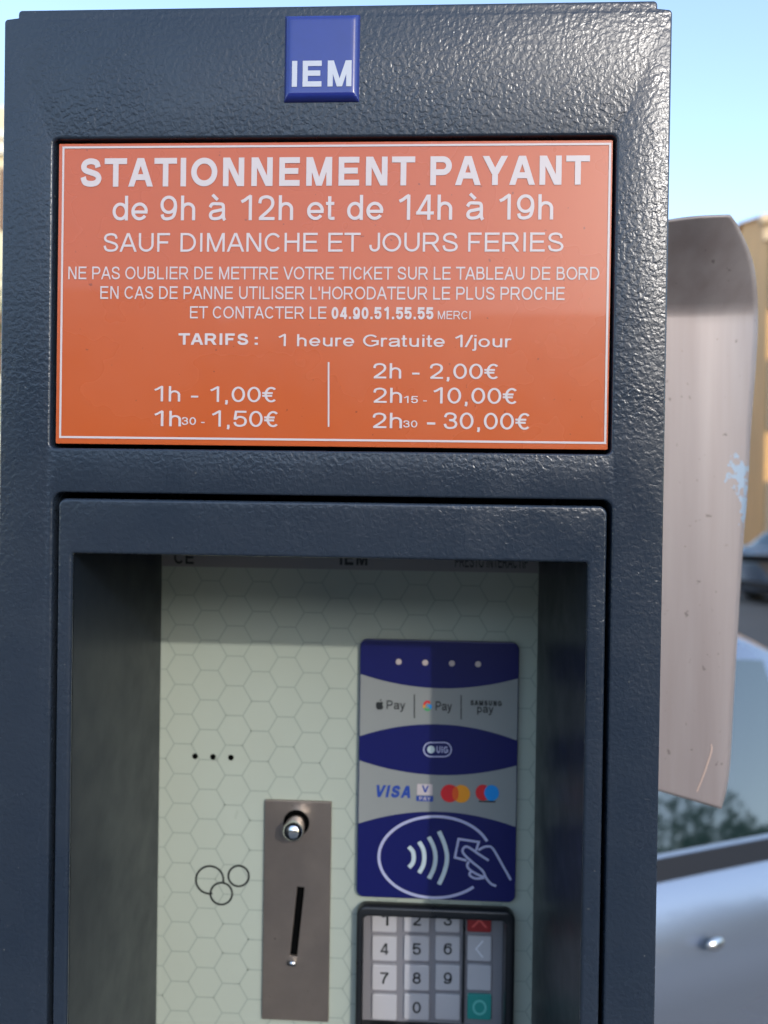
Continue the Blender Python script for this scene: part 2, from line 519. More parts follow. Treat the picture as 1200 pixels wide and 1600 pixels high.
KEY = mat('key_white', lin((192, 190, 192)), .38, vary=(60, .03))
KEYRED = mat('key_red', lin((160, 48, 48)), .38)
KEYGREEN = mat('key_green', lin((48, 150, 140)), .38)
KEYRELIEF = mat('key_relief', lin((232, 232, 236)), .3)
KEYREDR = mat('key_red_relief', lin((222, 96, 90)), .3)
KEYGREENR = mat('key_green_relief', lin((110, 196, 186)), .3)
RED = mat('red_print', lin((214, 44, 48)), .35)
AMBER = mat('amber_print', lin((232, 150, 36)), .35)
ORMIX = mat('orange_overlap_print', lin((226, 92, 36)), .35)
SKYBLUE = mat('blue_print', lin((24, 140, 214)), .35)
VBLUE = mat('visa_blue_print', lin((36, 68, 150)), .35)
GREENP = mat('green_print', lin((60, 160, 90)), .35)
LEDW = mat('lamp_window', lin((190, 176, 170)), .3)

wear(PANEL, lin((96, 96, 84)), lin((150, 146, 120)), thr=.79)
wear(STEEL, lin((70, 60, 52)), lin((190, 176, 160)), thr=.75)
wear(HOOD, lin((90, 90, 86)), lin((70, 70, 68)), thr=.76)
# brushed steel gets fine streaks along its length
t, p, tc = nodes_of(STEEL)
mp = t.nodes.new('ShaderNodeMapping'); mp.inputs['Scale'].default_value = (1500, 1500, 25)
t.links.new(tc.outputs['Object'], mp.inputs[0])
nn = t.nodes.new('ShaderNodeTexNoise'); nn.inputs['Scale'].default_value = 1.0
t.links.new(mp.outputs[0], nn.inputs['Vector'])
bb = t.nodes.new('ShaderNodeBump'); bb.inputs['Distance'].default_value = .00003; bb.inputs['Strength'].default_value = .6
t.links.new(nn.outputs['Fac'], bb.inputs['Height']); t.links.new(bb.outputs[0], p.inputs['Normal'])

# ---------------------------------------------------------------- ground
XL, XR = -0.5612 * S, 0.3129 * S
ZTOP = EYE + 0.6514 * S
XMID = (XL + XR) / 2

# the street runs 25 degrees off the meter's front
SA = R(25)
SD = Vector((math.cos(SA), math.sin(SA), 0)); SN = Vector((-math.sin(SA), math.cos(SA), 0))
def street(s, n, z=0.0):
    q = SD * s + SN * n
    return Vector((q.x, q.y + 0.2, z))
PAVE = mat('pavement_concrete', (0.16, 0.15, 0.14), .85, bump=(60, .002, .5), vary=(3, .2))
ASPH = mat('asphalt', (0.05, 0.05, 0.052), .85, bump=(120, .003, .6), vary=(2, .25))
KERB = mat('kerb_stone', (0.28, 0.27, 0.25), .8, bump=(80, .002, .5), vary=(6, .2))
WHITEP = mat('road_paint', (0.6, 0.6, 0.58), .7, vary=(20, .15))
G = 400
structure(mk('ground', [(-G, -G, -.16), (G, -G, -.16), (G, G, -.16), (-G, G, -.16)], [(0, 1, 2, 3)], mat('earth', (0.14, .12, .09), .9, vary=(.5, .2))))
def strip(name, n0, n1, z, m, s0=-60, s1=60, thick=None):
    a = [street(s0, n0, z), street(s1, n0, z), street(s1, n1, z), street(s0, n1, z)]
    if thick:
        b = [v - Vector((0, 0, thick)) for v in a]
        return structure(mk(name, a + b, [(0, 1, 2, 3), (7, 6, 5, 4), (0, 4, 5, 1), (1, 5, 6, 2), (2, 6, 7, 3), (3, 7, 4, 0)], m))
    return structure(mk(name, a, [(0, 1, 2, 3)], m))
strip('road', .62, 12.5, -.13, ASPH)
strip('pavement', -14, .47, 0, PAVE, thick=.158)
strip('far_pavement', 12.65, 19, 0, PAVE, thick=.158)
for nm, n0, n1 in (('kerb', .47, .62), ('kerb', 12.5, 12.65)):
    ke = thing('kerb', 'long pale stone kerb behind the parking meter' if n0 < 1 else 'long pale stone kerb on the far side of the road', 'kerb', street(0, (n0 + n1)/2, 0))
    base = MB()
    me0 = None
    for k in range(60):
        s0 = -30 + k
        a = [street(s0 + .006, n0 + .002, .004), street(s0 + .994, n0 + .002, .004), street(s0 + .994, n1 - .002, .004), street(s0 + .006, n1 - .002, .004)]
        if me0 is None:
            b = [v - Vector((0, 0, .156)) for v in a]
            o = mk('stone', a + b, [(0, 1, 2, 3), (7, 6, 5, 4), (0, 4, 5, 1), (1, 5, 6, 2), (2, 6, 7, 3), (3, 7, 4, 0)], KERB, ke)
            me0 = o; base0 = s0
        else:
            c = me0.copy(); COL.objects.link(c); c.parent = ke
            q = SD * (s0 - base0); c.location = (q.x, q.y, random.uniform(-.002, .002))
for k in range(9):
    s0 = -24 + k * 6
    mk_ = mk('parking_bay_line', [street(s0, .66, -.126), street(s0 + .12, .66, -.126), street(s0 + .12, 2.75, -.126), street(s0, 2.75, -.126)], [(0, 1, 2, 3)], WHITEP)
    structure(mk_)

# ---------------------------------------------------------------- the parking meter
meter = thing('parking_meter', 'tall anthracite parking meter with orange tariff sign and recessed payment panel', 'parking meter', (XMID, .15, 0))
DR = 0.1500                      # depth of the payment panel
xsl, xsr = px(80, 450).x, px(960, 450).x
zst, zsb = px(520, 213.5).z, px(520, 704.5).z
xdl, xdr = px(77, 1200).x, px(950, 1200).x
zdt = px(520, 775).z
ZDB = 0.98                       # lower end of the door
ZB = 0.06
# front shell with the sign opening and the door opening, notched upper corners
nx, nz = px(28, 16).x - XL, 0.0045
out = [(XL, ZB), (XR, ZB)]
def notch(xa, xb, za, zb, side):
    r = .0022
    if side > 0:   # right side going up: (xb,za) outer then up to (xa,zb)
        return ([(xb - r + r*math.cos(R(a)), za - r + r*math.sin(R(a))) for a in range(0, 91, 15)] +
                [(xa, za + .0006)] +
                [(xa - r + r*math.cos(R(a)), zb - r + r*math.sin(R(a))) for a in range(0, 91, 15)])
    return ([(xa + r + r*math.cos(R(a)), zb - r + r*math.sin(R(a))) for a in range(90, 181, 15)] +
            [(xa, za + .0006)] +
            [(xb + r + r*math.cos(R(a)), za - r + r*math.sin(R(a))) for a in range(90, 181, 15)])
out += notch(XR - nx, XR, ZTOP - nz, ZTOP, 1)
out += notch(XL + nx, XL, ZTOP - nz, ZTOP, -1)
shell = plate('front_shell', [out, rrect(xsl, xsr, zsb, zst, .0030)[::-1], rrect(xdl, xdr, ZDB, zdt, .0052)[::-1]], 0, .018, PAINT, meter, bev=.0013, res=3)
smooth_by_angle(shell, 50)
# housing: sides, top, back
hs = MB()
i_ = .0012
hs.box(XL + i_, XL + .004, .0185, .31, ZB, ZTOP - .0065)
hs.box(XR - .004, XR - i_, .0185, .31, ZB, ZTOP - .0065)
hs.box(XL + .0042, XR - .0042, .306, .3095, ZB, ZTOP - .0065)
hs.obj('housing', PAINT, meter)
cap = MB(); cap.box(XL + nx, XR - nx, .0187, .312, ZTOP - .006, ZTOP - .0008); bevel(cap.obj('top_cap', PAINT, meter), .001)
pl = MB(); pl.box(XL + .012, XR - .012, .02, .30, 0, ZB - .001); pl.obj('plinth', mat('plinth_steel', (.03, .03, .032), .6, vary=(20, .2)), meter)
inn = MB()
inn.box(XL + .006, XR - .006, .0182, .0194, zdt + .012, ZTOP - .01)
inn.box(XL + .006, xdl - .006 + .012, .0196, .0205, ZDB - .02, zdt + .012)
inn.box(xdr - .006, XR - .006, .0196, .0205, ZDB - .02, zdt + .012)
inn.obj('inner_backing', BLACK, meter)

# tariff sign
x0, x1 = px(86.5, 450).x, px(955.5, 450).x
z0, z1 = px(520, 697.5).z, px(520, 218.5).z
DS = .0022
sign = plate('tariff_sign', [rrect(x0, x1, z0, z1, .0006, 3)], DS, .003, ORANGE, meter, bev=.0003, res=2)
SG = dict(d=DS, m=PRINT, parent=sign)
A_ = px(97, 450, DS).x; B_ = px(949.5, 450, DS).x; C_ = px(520, 228, DS).z; D_ = px(520, 687.5, DS).z
vs, fs = ribbon([(A_, C_), (B_, C_), (B_, D_), (A_, D_)], .0011, closed=True)
mk('border_line', [(p.x, DS - .00025, p.y) for p in vs], fs, PRINT, sign)
write('lettering', 'STATIONNEMENT PAYANT', (126, 921, 245.5, 290.5), w=.205, **SG)
write('lettering', 'de 9h à 12h et de 14h à 19h', (176, 864, 305, 344), w=.125, **SG)
write('lettering', 'SAUF DIMANCHE ET JOURS FERIES', (162, 880, 364, 393.5), w=.12, **SG)
write('lettering', 'NE PAS OUBLIER DE METTRE VOTRE TICKET SUR LE TABLEAU DE BORD', (107, 936, 417, 437), w=.125, **SG)
write('lettering', "EN CAS DE PANNE UTILISER L'HORODATEUR LE PLUS PROCHE", (157, 882, 448, 468), w=.125, **SG)
write('lettering', 'ET CONTACTER LE', (297, 510, 479, 498), w=.125, **SG)
write('lettering', '04.90.51.55.55', (518, 677, 480, 499), w=.21, **SG)
write('lettering', 'MERCI', (684, 735, 486, 499), w=.125, **SG)
write('lettering', 'TARIFS', (279, 388, 521, 539), w=.2, **SG)
write('lettering', ':', (398, 403, 522, 539), w=.2, **SG)
write('lettering', '1 heure Gratuite 1/jour', (435, 799, 523, 542), w=.13, **SG)
write('lettering', '1h - 1,00€', (241, 431, 604, 628), w=.12, **SG)
write('lettering', '1h', (241, 283, 642, 666), w=.125, **SG)
write('lettering', '30 -', (284, 320, 652, 664), w=.14, **SG)
write('lettering', '1,50€', (331, 434, 642, 667), w=.12, **SG)
write('lettering', '2h - 2,00€', (583, 778, 568, 592), w=.12, **SG)
write('lettering', '2h', (583, 628, 606, 629.5), w=.12, **SG)
write('lettering', '15 -', (631, 667, 619, 630), w=.14, **SG)
write('lettering', '10,00€', (677, 807, 606, 631), w=.12, **SG)
write('lettering', '2h', (582, 628, 645, 669), w=.12, **SG)
write('lettering', '30', (630, 652, 657, 668), w=.14, **SG)
write('lettering', '-', (667, 680, 645, 670), w=.14, **SG)
write('lettering', '30,00€', (693, 827, 645, 671), w=.12, **SG)
draw('divider_line', [[(513.5, 566), (513.5, 667)]], DS, PRINT, sign, 2.6)

# domed badge
def dome(name, x0, x1, z0, z1, y, hgt, edge, m, parent, n=26):
    vs = []
    def prof(t):
        e = min(t, 1 - t)
        return e
    for j in range(n + 1):
        for i in range(n + 1):
            a = i / n; b = j / n
            a = .5 - .5 * math.cos(math.pi * a); b = .5 - .5 * math.cos(math.pi * b)
            dx = min(a, 1 - a) * (x1 - x0); dz = min(b, 1 - b) * (z1 - z0)
            e = min(dx, dz)
            q = min(1, e / edge)
            hh = hgt * (1 - (1 - q) ** 2.2)
            cr = .0013
            X = x0 + a * (x1 - x0); Z = z0 + b * (z1 - z0)
            vs.append((X, y - hh, Z))
    fs = [(j*(n+1)+i, j*(n+1)+i+1, (j+1)*(n+1)+i+1, (j+1)*(n+1)+i) for j in range(n) for i in range(n)]
    return mk(name, vs, fs, m, parent, smooth=True)
bx0, bx1 = px(445, 92).x, px(562, 92).x
bz0, bz1 = px(503, 160).z, px(503, 25).z
badge = dome('maker_badge', bx0, bx1, bz0, bz1, -.0002, .0030, .0032, BADGE, meter)
write('lettering', 'IEM', (456, 549, 95, 135.5), -.0032, BADGEPRINT, badge, w=.205, raise_=.0002)

# door bezel with rounded outer edge
bzl, bzr = px(84.5, 1200).x, px(943, 1200).x
bzt = px(520, 784.5).z
ol, orr = px(107, 1200).x, px(913.5, 1200).x
ot = EYE - .0690 * S
ob_ = 1.135
bez = plate('door_frame', [rrect(bzl, bzr, ZDB + .004, bzt, .0045), rrect(ol, orr, ob_, ot, .0012, 4)[::-1]], .0006, .0042, PAINT, meter, bev=.0018, res=4)
plate('door_skirt', [rrect(bzl + .0002, bzr - .0002, ZDB + .0042, bzt - .0002, .0043), rrect(ol - .003, orr + .003, ob_ - .003, ot + .003, .002, 4)[::-1]], .0049, .0145, PAINT_FINE, meter)
smooth_by_angle(bez, 50)
# recess walls
pl_, pr_ = px(249, 1200, DR).x, px(836.5, 1200, DR).x
r = MB()
y0, y1 = .0044, DR + .001
fl, fr = ol - .0002, orr + .0002
zt, zb = ot + .0006, ob_ - .0006
r.add([(fl, y0, zb), (fl, y0, zt), (pl_, y1, zt), (pl_, y1, zb)], [(0, 1, 2, 3)])
r.add([(fr, y0, zb), (fr, y0, zt), (pr_, y1, zt), (pr_, y1, zb)], [(3, 2, 1, 0)])
r.add([(fl, y0, zt), (fr, y0, zt), (pr_, y1, zt), (pl_, y1, zt)], [(0, 1, 2, 3)])
r.add([(fl, y0, zb), (fr, y0, zb), (pr_, y1, zb), (pl_, y1, zb)], [(3, 2, 1, 0)])
r.obj('recess_wall', PAINT_FINE, meter)
# payment panel with openings for keypad
kx0, kx1 = px(557, 1500, DR).x, px(803, 1500, DR).x
kz1, kz0 = px(680, 1424, DR).z, px(680, 1640, DR).z
panel = plate('payment_panel', [[(pl_ - .001, zb), (pr_ + .001, zb), (pr_ + .001, zt), (pl_ - .001, zt)],
                                rrect(kx0, kx1, kz0, kz1, .004)[::-1]], DR, .002, PANEL, meter)
cx, cz = px(545, 1100, DR).x, 0
zbar = px(545, 890, DR).z
mk('header_bar', [(pl_ + .0004, DR - .0002, zbar), (pr_ - .0004, DR - .0002, zbar), (pr_ - .0004, DR - .0002, zt - .0004), (pl_ + .0004, DR - .0002, zt - .0004)], [(0, 1, 2, 3)], BAR, panel)
write('lettering', 'CE', (272, 303, 861, 881), DR - .0003, DARKPRINT, panel, w=.17)
write('lettering', 'IEM', (531, 574, 860, 883), DR - .0003, DARKPRINT, panel, w=.2)
write('lettering', 'PRESTO INTERACTIF', (711, 825, 868, 887), DR - .0003, DARKPRINT, panel, w=.13)
# hexagon print
hx = MB(); KP = (S + DR) / F
side = 27.3 * KP; dx = 1.5 * side; dz = math.sqrt(3) * side
hc = px(288.5, 953, DR)
edges = set(); hcount = 0
for i in range(-2, 15):
    for j in range(-14, 3):
        X = hc.x + i * dx; Z = hc.z + (j + (.5 if i % 2 else 0)) * dz
        P = [(round(X + side * math.cos(R(60*k)), 5), round(Z + side * math.sin(R(60*k)), 5)) for k in range(6)]
        for k in range(6):
            a, b = P[k], P[(k+1) % 6]
            a = (round(a[0] / .0003), round(a[1] / .0003)); b = (round(b[0] / .0003), round(b[1] / .0003))
            edges.add((min(a, b), max(a, b)))
seen = []
def inside(x, z): return pl_ + .0006 < x < pr_ - .0006 and zb < z < zbar - .0003 and not (kx0 - .0008 < x < kx1 + .0008 and kz0 - .001 < z < kz1 + .001)
for (a, b) in sorted(edges):
    A = Vector((a[0]*.0003, a[1]*.0003)); B = Vector((b[0]*.0003, b[1]*.0003))
    mid = (A + B) / 2
    if any((mid - s).length < .0012 for s in seen): continue
    seen.append(mid)
    ia, ib = inside(*A), inside(*B)
    if not ia and not ib: continue
    if not (ia and ib):
        if not ia: A, B = B, A
        for q in range(20):
            if inside(*B): break
            B = A + (B - A) * .93
    vs, fs = ribbon([A, B], .0010, 'square')
    yy = DR - .00012 - (len(seen) % 4) * 1.0e-5
    hx.add([(p.x, yy, p.y) for p in vs], fs)
hxo = hx.obj('hexagon_print', HEX, panel)
hxo['kind'] = 'stuff'
# three microphone holes, coins symbol
for u, v in ((305, 1181.5), (333, 1182.5), (361, 1183.5)):
    disc('hole', u, v, 4.6, DR, BLACK, panel)
k = 0
def circ(u, v, r, a0=0, a1=360): return [(u + r*math.cos(R(a)), v + r*math.sin(R(a))) for a in [a0 + (a1 - a0)*i/40 for i in range(41)]]
draw('coins_symbol', [circ(327.8, 1374.5, 21.5, 78, 378 - 2), circ(346, 1396, 17), circ(373, 1368.5, 16)], DR, DARKPRINT, panel, 3.1)

# coin plate
cx0, cx1 = px(411.5, 1420, DR - .003).x, px(515.5, 1420, DR - .003).x
cz1, cz0 = px(463, 1252, DR - .003).z, px(463, 1595, DR - .003).z
cc = px(463, 1286, DR - .003); kq = (S + DR - .003) / F
sa, sb = px(470, 1386, DR - .003), px(458.5, 1494, DR - .003)
dv = Vector((sb.x - sa.x, sb.z - sa.z)).normalized(); nv = Vector((-dv.y, dv.x)) * .0026
slot = [(sa.x + nv.x, sa.z + nv.y), (sa.x - nv.x, sa.z - nv.y), (sb.x - nv.x, sb.z - nv.y), (sb.x + nv.x, sb.z + nv.y)]
if sum(slot[i][0]*slot[(i+1) % 4][1] - slot[(i+1) % 4][0]*slot[i][1] for i in range(4)) > 0: slot = slot[::-1]
hole = [(cc.x + 20.5*kq*math.cos(-R(a)), cc.z + 20.5*kq*math.sin(-R(a))) for a in range(0, 360, 10)]
coin = plate('coin_plate', [rrect(cx0, cx1, cz0, cz1, .0004, 2), hole, slot], DR - .003, .0029, STEEL, meter, bev=.0003, res=1)
cb = MB(); cb.box(cx0 + .002, cx1 - .002, DR - .0008, DR - .0006, cz0 + .002, cz1 - .002); cb.obj('slot_interior', BLACK, coin)
bt = MB()
rr = 16.0 * kq
prof = [(0, rr*1.0), (.014, rr*1.0), (.016, rr*1.02)] + [(.016 + .006*math.sin(R(a)), rr*1.02*math.cos(R(a))) for a in range(10, 86, 12)]
bt.lathe((cc.x, DR - .0005, cc.z), (0, -1, 0), prof, 28)
smooth_by_angle(bt.obj('button', CHROME, coin), 40)
lp = MB(); lz = px(456, 1503, DR - .003)
lp.lathe((lz.x - .0028, DR - .0042, lz.z), (1, 0, 0), [(0, .0012), (.0006, .0022), (.0056, .0022), (.0062, .0012)], 14)
smooth_by_angle(lp.obj('slot_lip', CHROME, coin), 60)

# contactless card reader
DC = DR - .0045
k0, k1 = px(560, 1200, DC), px(808.5, 1200, DC)
kt, kb = px(685, 1001.5, DC).z, px(685, 1406, DC).z
rd = plate('card_reader', [rrect(k0.x, k1.x, kb, kt, .0052, 8)], DC, .0043, NAVY, meter, bev=.0006, res=2)
EX = .0006
rx0, rx1 = k0.x + EX, k1.x - EX
def curve3(a, b, c, n=16):
    """quadratic through three photo points, clipped to the reader's edges"""
    A, B, D = px(*a, DC), px(*b, DC), px(*c, DC)
    A = Vector((rx0, A.z)); D = Vector((rx1, D.z)); Bp = Vector((B.x, B.z))
    t = (Bp.x - A.x) / (D.x - A.x)
    o = []
    for i in range(n + 1):
        s = i / n; X = A.x + (D.x - A.x) * s
        L0 = (s - t) * (s - 1) / (t); L1 = s * (s - 1) / (t * (t - 1)); L2 = s * (s - t) / (1 - t)
        o.append((X, A.y * L0 + Bp.y * L1 + D.y * L2))
    return o
def band(lo, hi, name):
    pts = lo + hi[::-1]
    n = len(lo)
    vs = [(x, DC - .00022, z) for x, z in lo] + [(x, DC - .00022, z) for x, z in hi]
    mk(name, vs, [(i, i+1, n+i+1, n+i) for i in range(n-1)], SILVERP, rd)
band(curve3((561, 1150), (684, 1131.5), (808, 1157)), curve3((562, 1053), (690, 1075.5), (810, 1060)), 'silver_band')
band(curve3((560, 1286.5), (678, 1268), (806, 1292)), curve3((560, 1188), (686, 1211), (807, 1196)), 'silver_band')
for u, v in ((623, 1034), (664.5, 1035.3), (706, 1036.5), (747, 1037.7)): disc('indicator_light', u, v, 4.6, DC, LEDW, rd)
RP = dict(d=DC - .0002, parent=rd)
draw('divider_line', [[(647.5, 1085), (647.5, 1122)]], DC - .0002, DARKPRINT, rd, 1.6)
draw('divider_line', [[(720.5, 1086), (720.5, 1124)]], DC - .0002, DARKPRINT, rd, 1.6)
write('lettering', 'Pay', (604, 633, 1094.5, 1108), m=DARKPRINT, w=.15, **RP)
write('lettering', 'Pay', (680.5, 706, 1096, 1110), m=DARKPRINT, w=.15, **RP)
write('lettering', 'SAMSUNG', (735, 784, 1094.5, 1102.5), m=DARKPRINT, w=.26, **RP)
write('lettering', 'pay', (745.5, 771, 1101, 1113.5), m=DARKPRINT, w=.15, **RP)
# apple mark
def shape(name, pts, m, extra=0):
    q = [px(u, v, DC) for u, v in pts]
    cxm = sum(p.x for p in q)/len(q); czm = sum(p.z for p in q)/len(q)
    n = len(q)
    mk(name, [(p.x, DC - .0006 - extra, p.z) for p in q] + [(cxm, DC - .0006 - extra, czm)], [(i, (i+1) % n, n) for i in range(n)], m, rd)
ap = spline([(593.2, 1097.4), (596, 1096.2), (598.6, 1097.6), (597.4, 1101), (599, 1104.2), (597, 1108), (594.8, 1108.6), (593.2, 1108.1), (591.4, 1108.6), (589, 1107), (587.4, 1102.4), (588.4, 1097.6), (591, 1096.4), (593.2, 1097.4)], 4)[:-1]
shape('fruit_mark', ap, DARKPRINT)
shape('fruit_mark', [(593.2, 1095.8), (594, 1093.2), (596.4, 1091.6), (595.6, 1094.4)], DARKPRINT)
def garc(a0, a1): return [(668 + 5.4*math.cos(R(a)), 1102.5 + 6.4*math.sin(R(a))) for a in [a0 + (a1 - a0)*i/8 for i in range(9)]]
draw('round_mark', [garc(190, 315)], DC, RED, rd, 3.4, raise_=.0005)
draw('round_mark', [garc(150, 190)], DC, AMBER, rd, 3.4, raise_=.0005)
draw('round_mark', [garc(45, 150)], DC, GREENP, rd, 3.4, raise_=.0005)
draw('round_mark', [garc(0, 45) , [(668, 1102.5), (674.5, 1102.5)]], DC, SKYBLUE, rd, 3.2, raise_=.0005)
# pill emblem
pill = [(705 - 11 + 11*math.cos(R(a)), 1171 + 11*math.sin(R(a))) for a in range(-90, 91, 15)] + [(662 + 11 + 11*math.cos(R(a)), 1171 + 11*math.sin(R(a))) for a in range(90, 271, 15)]
draw('pill_outline', [pill], DC, LILAC, rd, 1.8, closed=True)
disc('globe_mark', 673.5, 1171, 6, DC, MINT, rd)
write('lettering', 'UIG', (682, 700, 1166, 1176.5), m=LILAC, w=.2, **RP)
# card marks
write('lettering', 'VISA', (588, 641, 1227, 1246), m=VBLUE, w=.25, slant=.22, **RP)
shape('card_mark', [(652, 1224.5), (676, 1225), (676, 1242), (651.5, 1241.5)], PRINT)
write('lettering', 'V', (659, 670, 1227, 1238), m=VBLUE, d=DC - .0006, parent=rd, w=.2)
shape('card_mark', [(650.5, 1243), (677, 1243.5), (676.5, 1252), (650.5, 1251)], VBLUE)
write('lettering', 'PAY', (655, 673, 1245, 1250.5), m=PRINT, d=DC - .0006, parent=rd, w=.18)
disc('card_mark', 702.5, 1239.3, 14, DC, RED, rd, .0005)
disc('card_mark', 720.5, 1240, 14, DC, AMBER, rd, .00056)
th = [R(a) for a in range(-50, 51, 10)]
disc('card_mark', 711.5, 1239.6, 5.0, DC, ORMIX, rd, .00062, ry_=10.6)
disc('card_mark', 754.5, 1238, 11.5, DC, RED, rd, .0005, ry_=12.5)
disc('card_mark', 768, 1238.6, 11.5, DC, SKYBLUE, rd, .00056, ry_=12.5)
draw('card_mark', [[(748, 1251.6), (774, 1252.4)]], DC, DARKPRINT, rd, 2.2, raise_=.0005)
# contactless symbol
ell = [(680 + 88*math.cos(R(a)), 1339 + 63.5*math.sin(R(a))) for a in range(47, 347 - 6, 5)]
draw('contactless_symbol', [ell], DC, LILAC, rd, 4.4)
for (a, b, c) in (((638.7, 1322.7), (646.5, 1338.7), (639, 1355)), ((654.7, 1315), (663, 1339), (654.7, 1363.5)), ((670, 1307.5), (680.5, 1339.5), (670.3, 1372.5)), ((685.8, 1298.7), (698.5, 1339.5), (685.8, 1381.5))):
    m1 = ((a[0]+b[0])/2 + 2.2, (a[1]+b[1])/2 - 1); m2 = ((c[0]+b[0])/2 + 2.2, (c[1]+b[1])/2 + 1)
    draw('wave', [spline([a, m1, b, m2, c], 6)], DC, MINT, rd, 6.6, raise_=.0004)
Z7 = lambda L: [(540 + a/3.75, 1200 + b/3.75) for a, b in L]
hand = [spline(Z7([(838, 540), (780, 503), (725, 465), (700, 460), (685, 480), (695, 505), (740, 548), (800, 598), (822, 640), (850, 675), (882, 690)]), 4),
        spline(Z7([(722, 545), (712, 572), (735, 600), (790, 630), (812, 634)]), 4), spline(Z7([(735, 602), (726, 625), (760, 645), (812, 642)]), 4),
        spline(Z7([(778, 480), (800, 466), (830, 458), (862, 470), (915, 560), (968, 655)]), 4),
        Z7([(764, 482), (780, 432), (662, 414), (640, 522), (708, 540)])]
draw('hand_and_card_symbol', hand, DC, LILAC, rd, 3.6, raise_=.0005)

# PIN keypad, sunk into the panel, with a black hood around it
DK = DR + .020
kp = plate('keypad', [rrect(px(566, 1500, DK).x, px(792, 1500, DK).x, px(680, 1625, DK).z, px(680, 1405, DK).z, .002)], DK, .003, KEYBASE, meter)
okx0, okx1 = px(556, 1500, DR - .010).x, px(804.5, 1500, DR - .010).x
okz1, okz0 = px(680, 1421, DR - .010).z, px(680, 1650, DR - .010).z
ikx0, ikx1 = px(567, 1500, DR - .010).x, px(790, 1500, DR - .010).x
ikz1, ikz0 = px(680, 1437, DR - .010).z, px(680, 1640, DR - .010).z
hood = plate('keypad_hood', [rrect(okx0, okx1, okz0, okz1, .0068), rrect(ikx0, ikx1, ikz0, ikz1, .0035)[::-1]], DR - .010, .0098, HOOD, kp, bev=.0022, res=3)
smooth_by_angle(hood, 50)
hw = MB()
ya, yb = DR - .0003, DK + .001
e = .0012
hw.add([(ikx0 - e, ya, ikz0 - e), (ikx0 - e, ya, ikz1 + e), (ikx0 - e*2, yb, ikz1 + e), (ikx0 - e*2, yb, ikz0 - e)], [(0, 1, 2, 3)])
hw.add([(ikx1 + e, ya, ikz0 - e), (ikx1 + e, ya, ikz1 + e), (ikx1 + e, yb, ikz1 + e), (ikx1 + e, yb, ikz0 - e)], [(3, 2, 1, 0)])
hw.add([(ikx0 - e, ya, ikz1 + e), (ikx1 + e, ya, ikz1 + e), (ikx1 + e, yb, ikz1 + e), (ikx0 - e, yb, ikz1 + e)], [(0, 1, 2, 3)])
hw.add([(ikx0 - e, ya, ikz0 - e), (ikx1 + e, ya, ikz0 - e), (ikx1 + e, yb, ikz0 - e), (ikx0 - e, yb, ikz0 - e)], [(3, 2, 1, 0)])
hw.obj('hood_wall', HOOD, kp)
DKF = DK - .0022
cols = ((581, 620), (631, 671), (680, 719), (730, 768))
rows = ((1418, 1456), (1464, 1501), (1509, 1547), (1555, 1593))
txt = (('1', '2', '3', '×'), ('4', '5', '6', '<'), ('7', '8', '9', ''), ('', '0', '', 'O'))
for ri, (va, vb) in enumerate(rows):
    for ci, (ua, ub) in enumerate(cols):
        m = KEY
        if ci == 3 and ri == 0: m = KEYRED
        if ci == 3 and ri == 3: m = KEYGREEN
        a = px(ua, vb, DKF); b = px(ub, va, DKF)
        kk = plate('key', [rrect(a.x, b.x, a.z, b.z, .0013, 4)], DKF, .0022, m, kp, bev=.0006, res=2)
        t_ = txt[ri][ci]
        um, vm = (ua + ub)/2, (va + vb)/2
        if t_ and ci < 3:
            write('digit', t_, (um - 6.5 - (0 if t_ != '1' else -2), um + 6.5, vm - 9, vm + 9), DKF, DARKPRINT, kp, w=.15)
        elif t_ == '<': write('relief_arrow', t_, (um - 7, um + 6, vm - 15, vm + 15), DKF, KEYRELIEF, kp, w=.09)
        elif t_ == '×': write('relief_cross', t_, (um - 13, um + 13, vm - 15, vm + 15), DKF, KEYREDR, kp, w=.12)
        elif t_ == 'O': write('relief_ring', t_, (um - 11, um + 11, vm - 12, vm + 12), DKF, KEYGREENR, kp, w=.14)
a = px(721, 1600, DKF); b = px(728, 1400, DKF)
dv_ = MB(); dv_.box(a.x, b.x, DKF - .0004, DK - .0002, ikz0 + .001, ikz1 + .004); dv_.obj('divider_bar', HOOD, kp)

# ---------------------------------------------------------------- bent metal plate behind the meter's right side
GUARD = mat('weathered_metal', lin((178, 162, 158)), .48, metal=.25)
t, p, tc = nodes_of(GUARD)
def mr(inp, a, b, c, d):
    q = t.nodes.new('ShaderNodeMapRange')
    q.inputs[1].default_value = a; q.inputs[2].default_value = b; q.inputs[3].default_value = c; q.inputs[4].default_value = d
    t.links.new(inp, q.inputs[0]); return q.outputs[0]
def noise(sc, det=3, vec=None):
    q = t.nodes.new('ShaderNodeTexNoise'); q.inputs['Scale'].default_value = sc; q.inputs['Detail'].default_value = det
    t.links.new(vec or tc.outputs['Object'], q.inputs['Vector']); return q.outputs['Fac']
def mixc(f, a, b):
    q = t.nodes.new('ShaderNodeMix'); q.data_type = 'RGBA'
    t.links.new(f, q.inputs[0])
    for k_, s_ in ((6, a), (7, b)):
        if isinstance(s_, tuple): q.inputs[k_].default_value = (*s_, 1)
        else: t.links.new(s_, q.inputs[k_])
    return q.outputs[2]
mpn = t.nodes.new('ShaderNodeMapping'); mpn.inputs['Scale'].default_value = (60, 60, 4)
t.links.new(tc.outputs['Object'], mpn.inputs[0])
c1 = mixc(mr(noise(1, 4, mpn.outputs[0]), .3, .7, 0, 1), lin((140, 128, 125)), lin((156, 146, 143)))
c2 = mixc(mr(noise(190, 2), .71, .75, 0, .6), c1, lin((84, 72, 70)))
GUARDCOL = c2
t.links.new(c2, p.inputs['Base Color'])

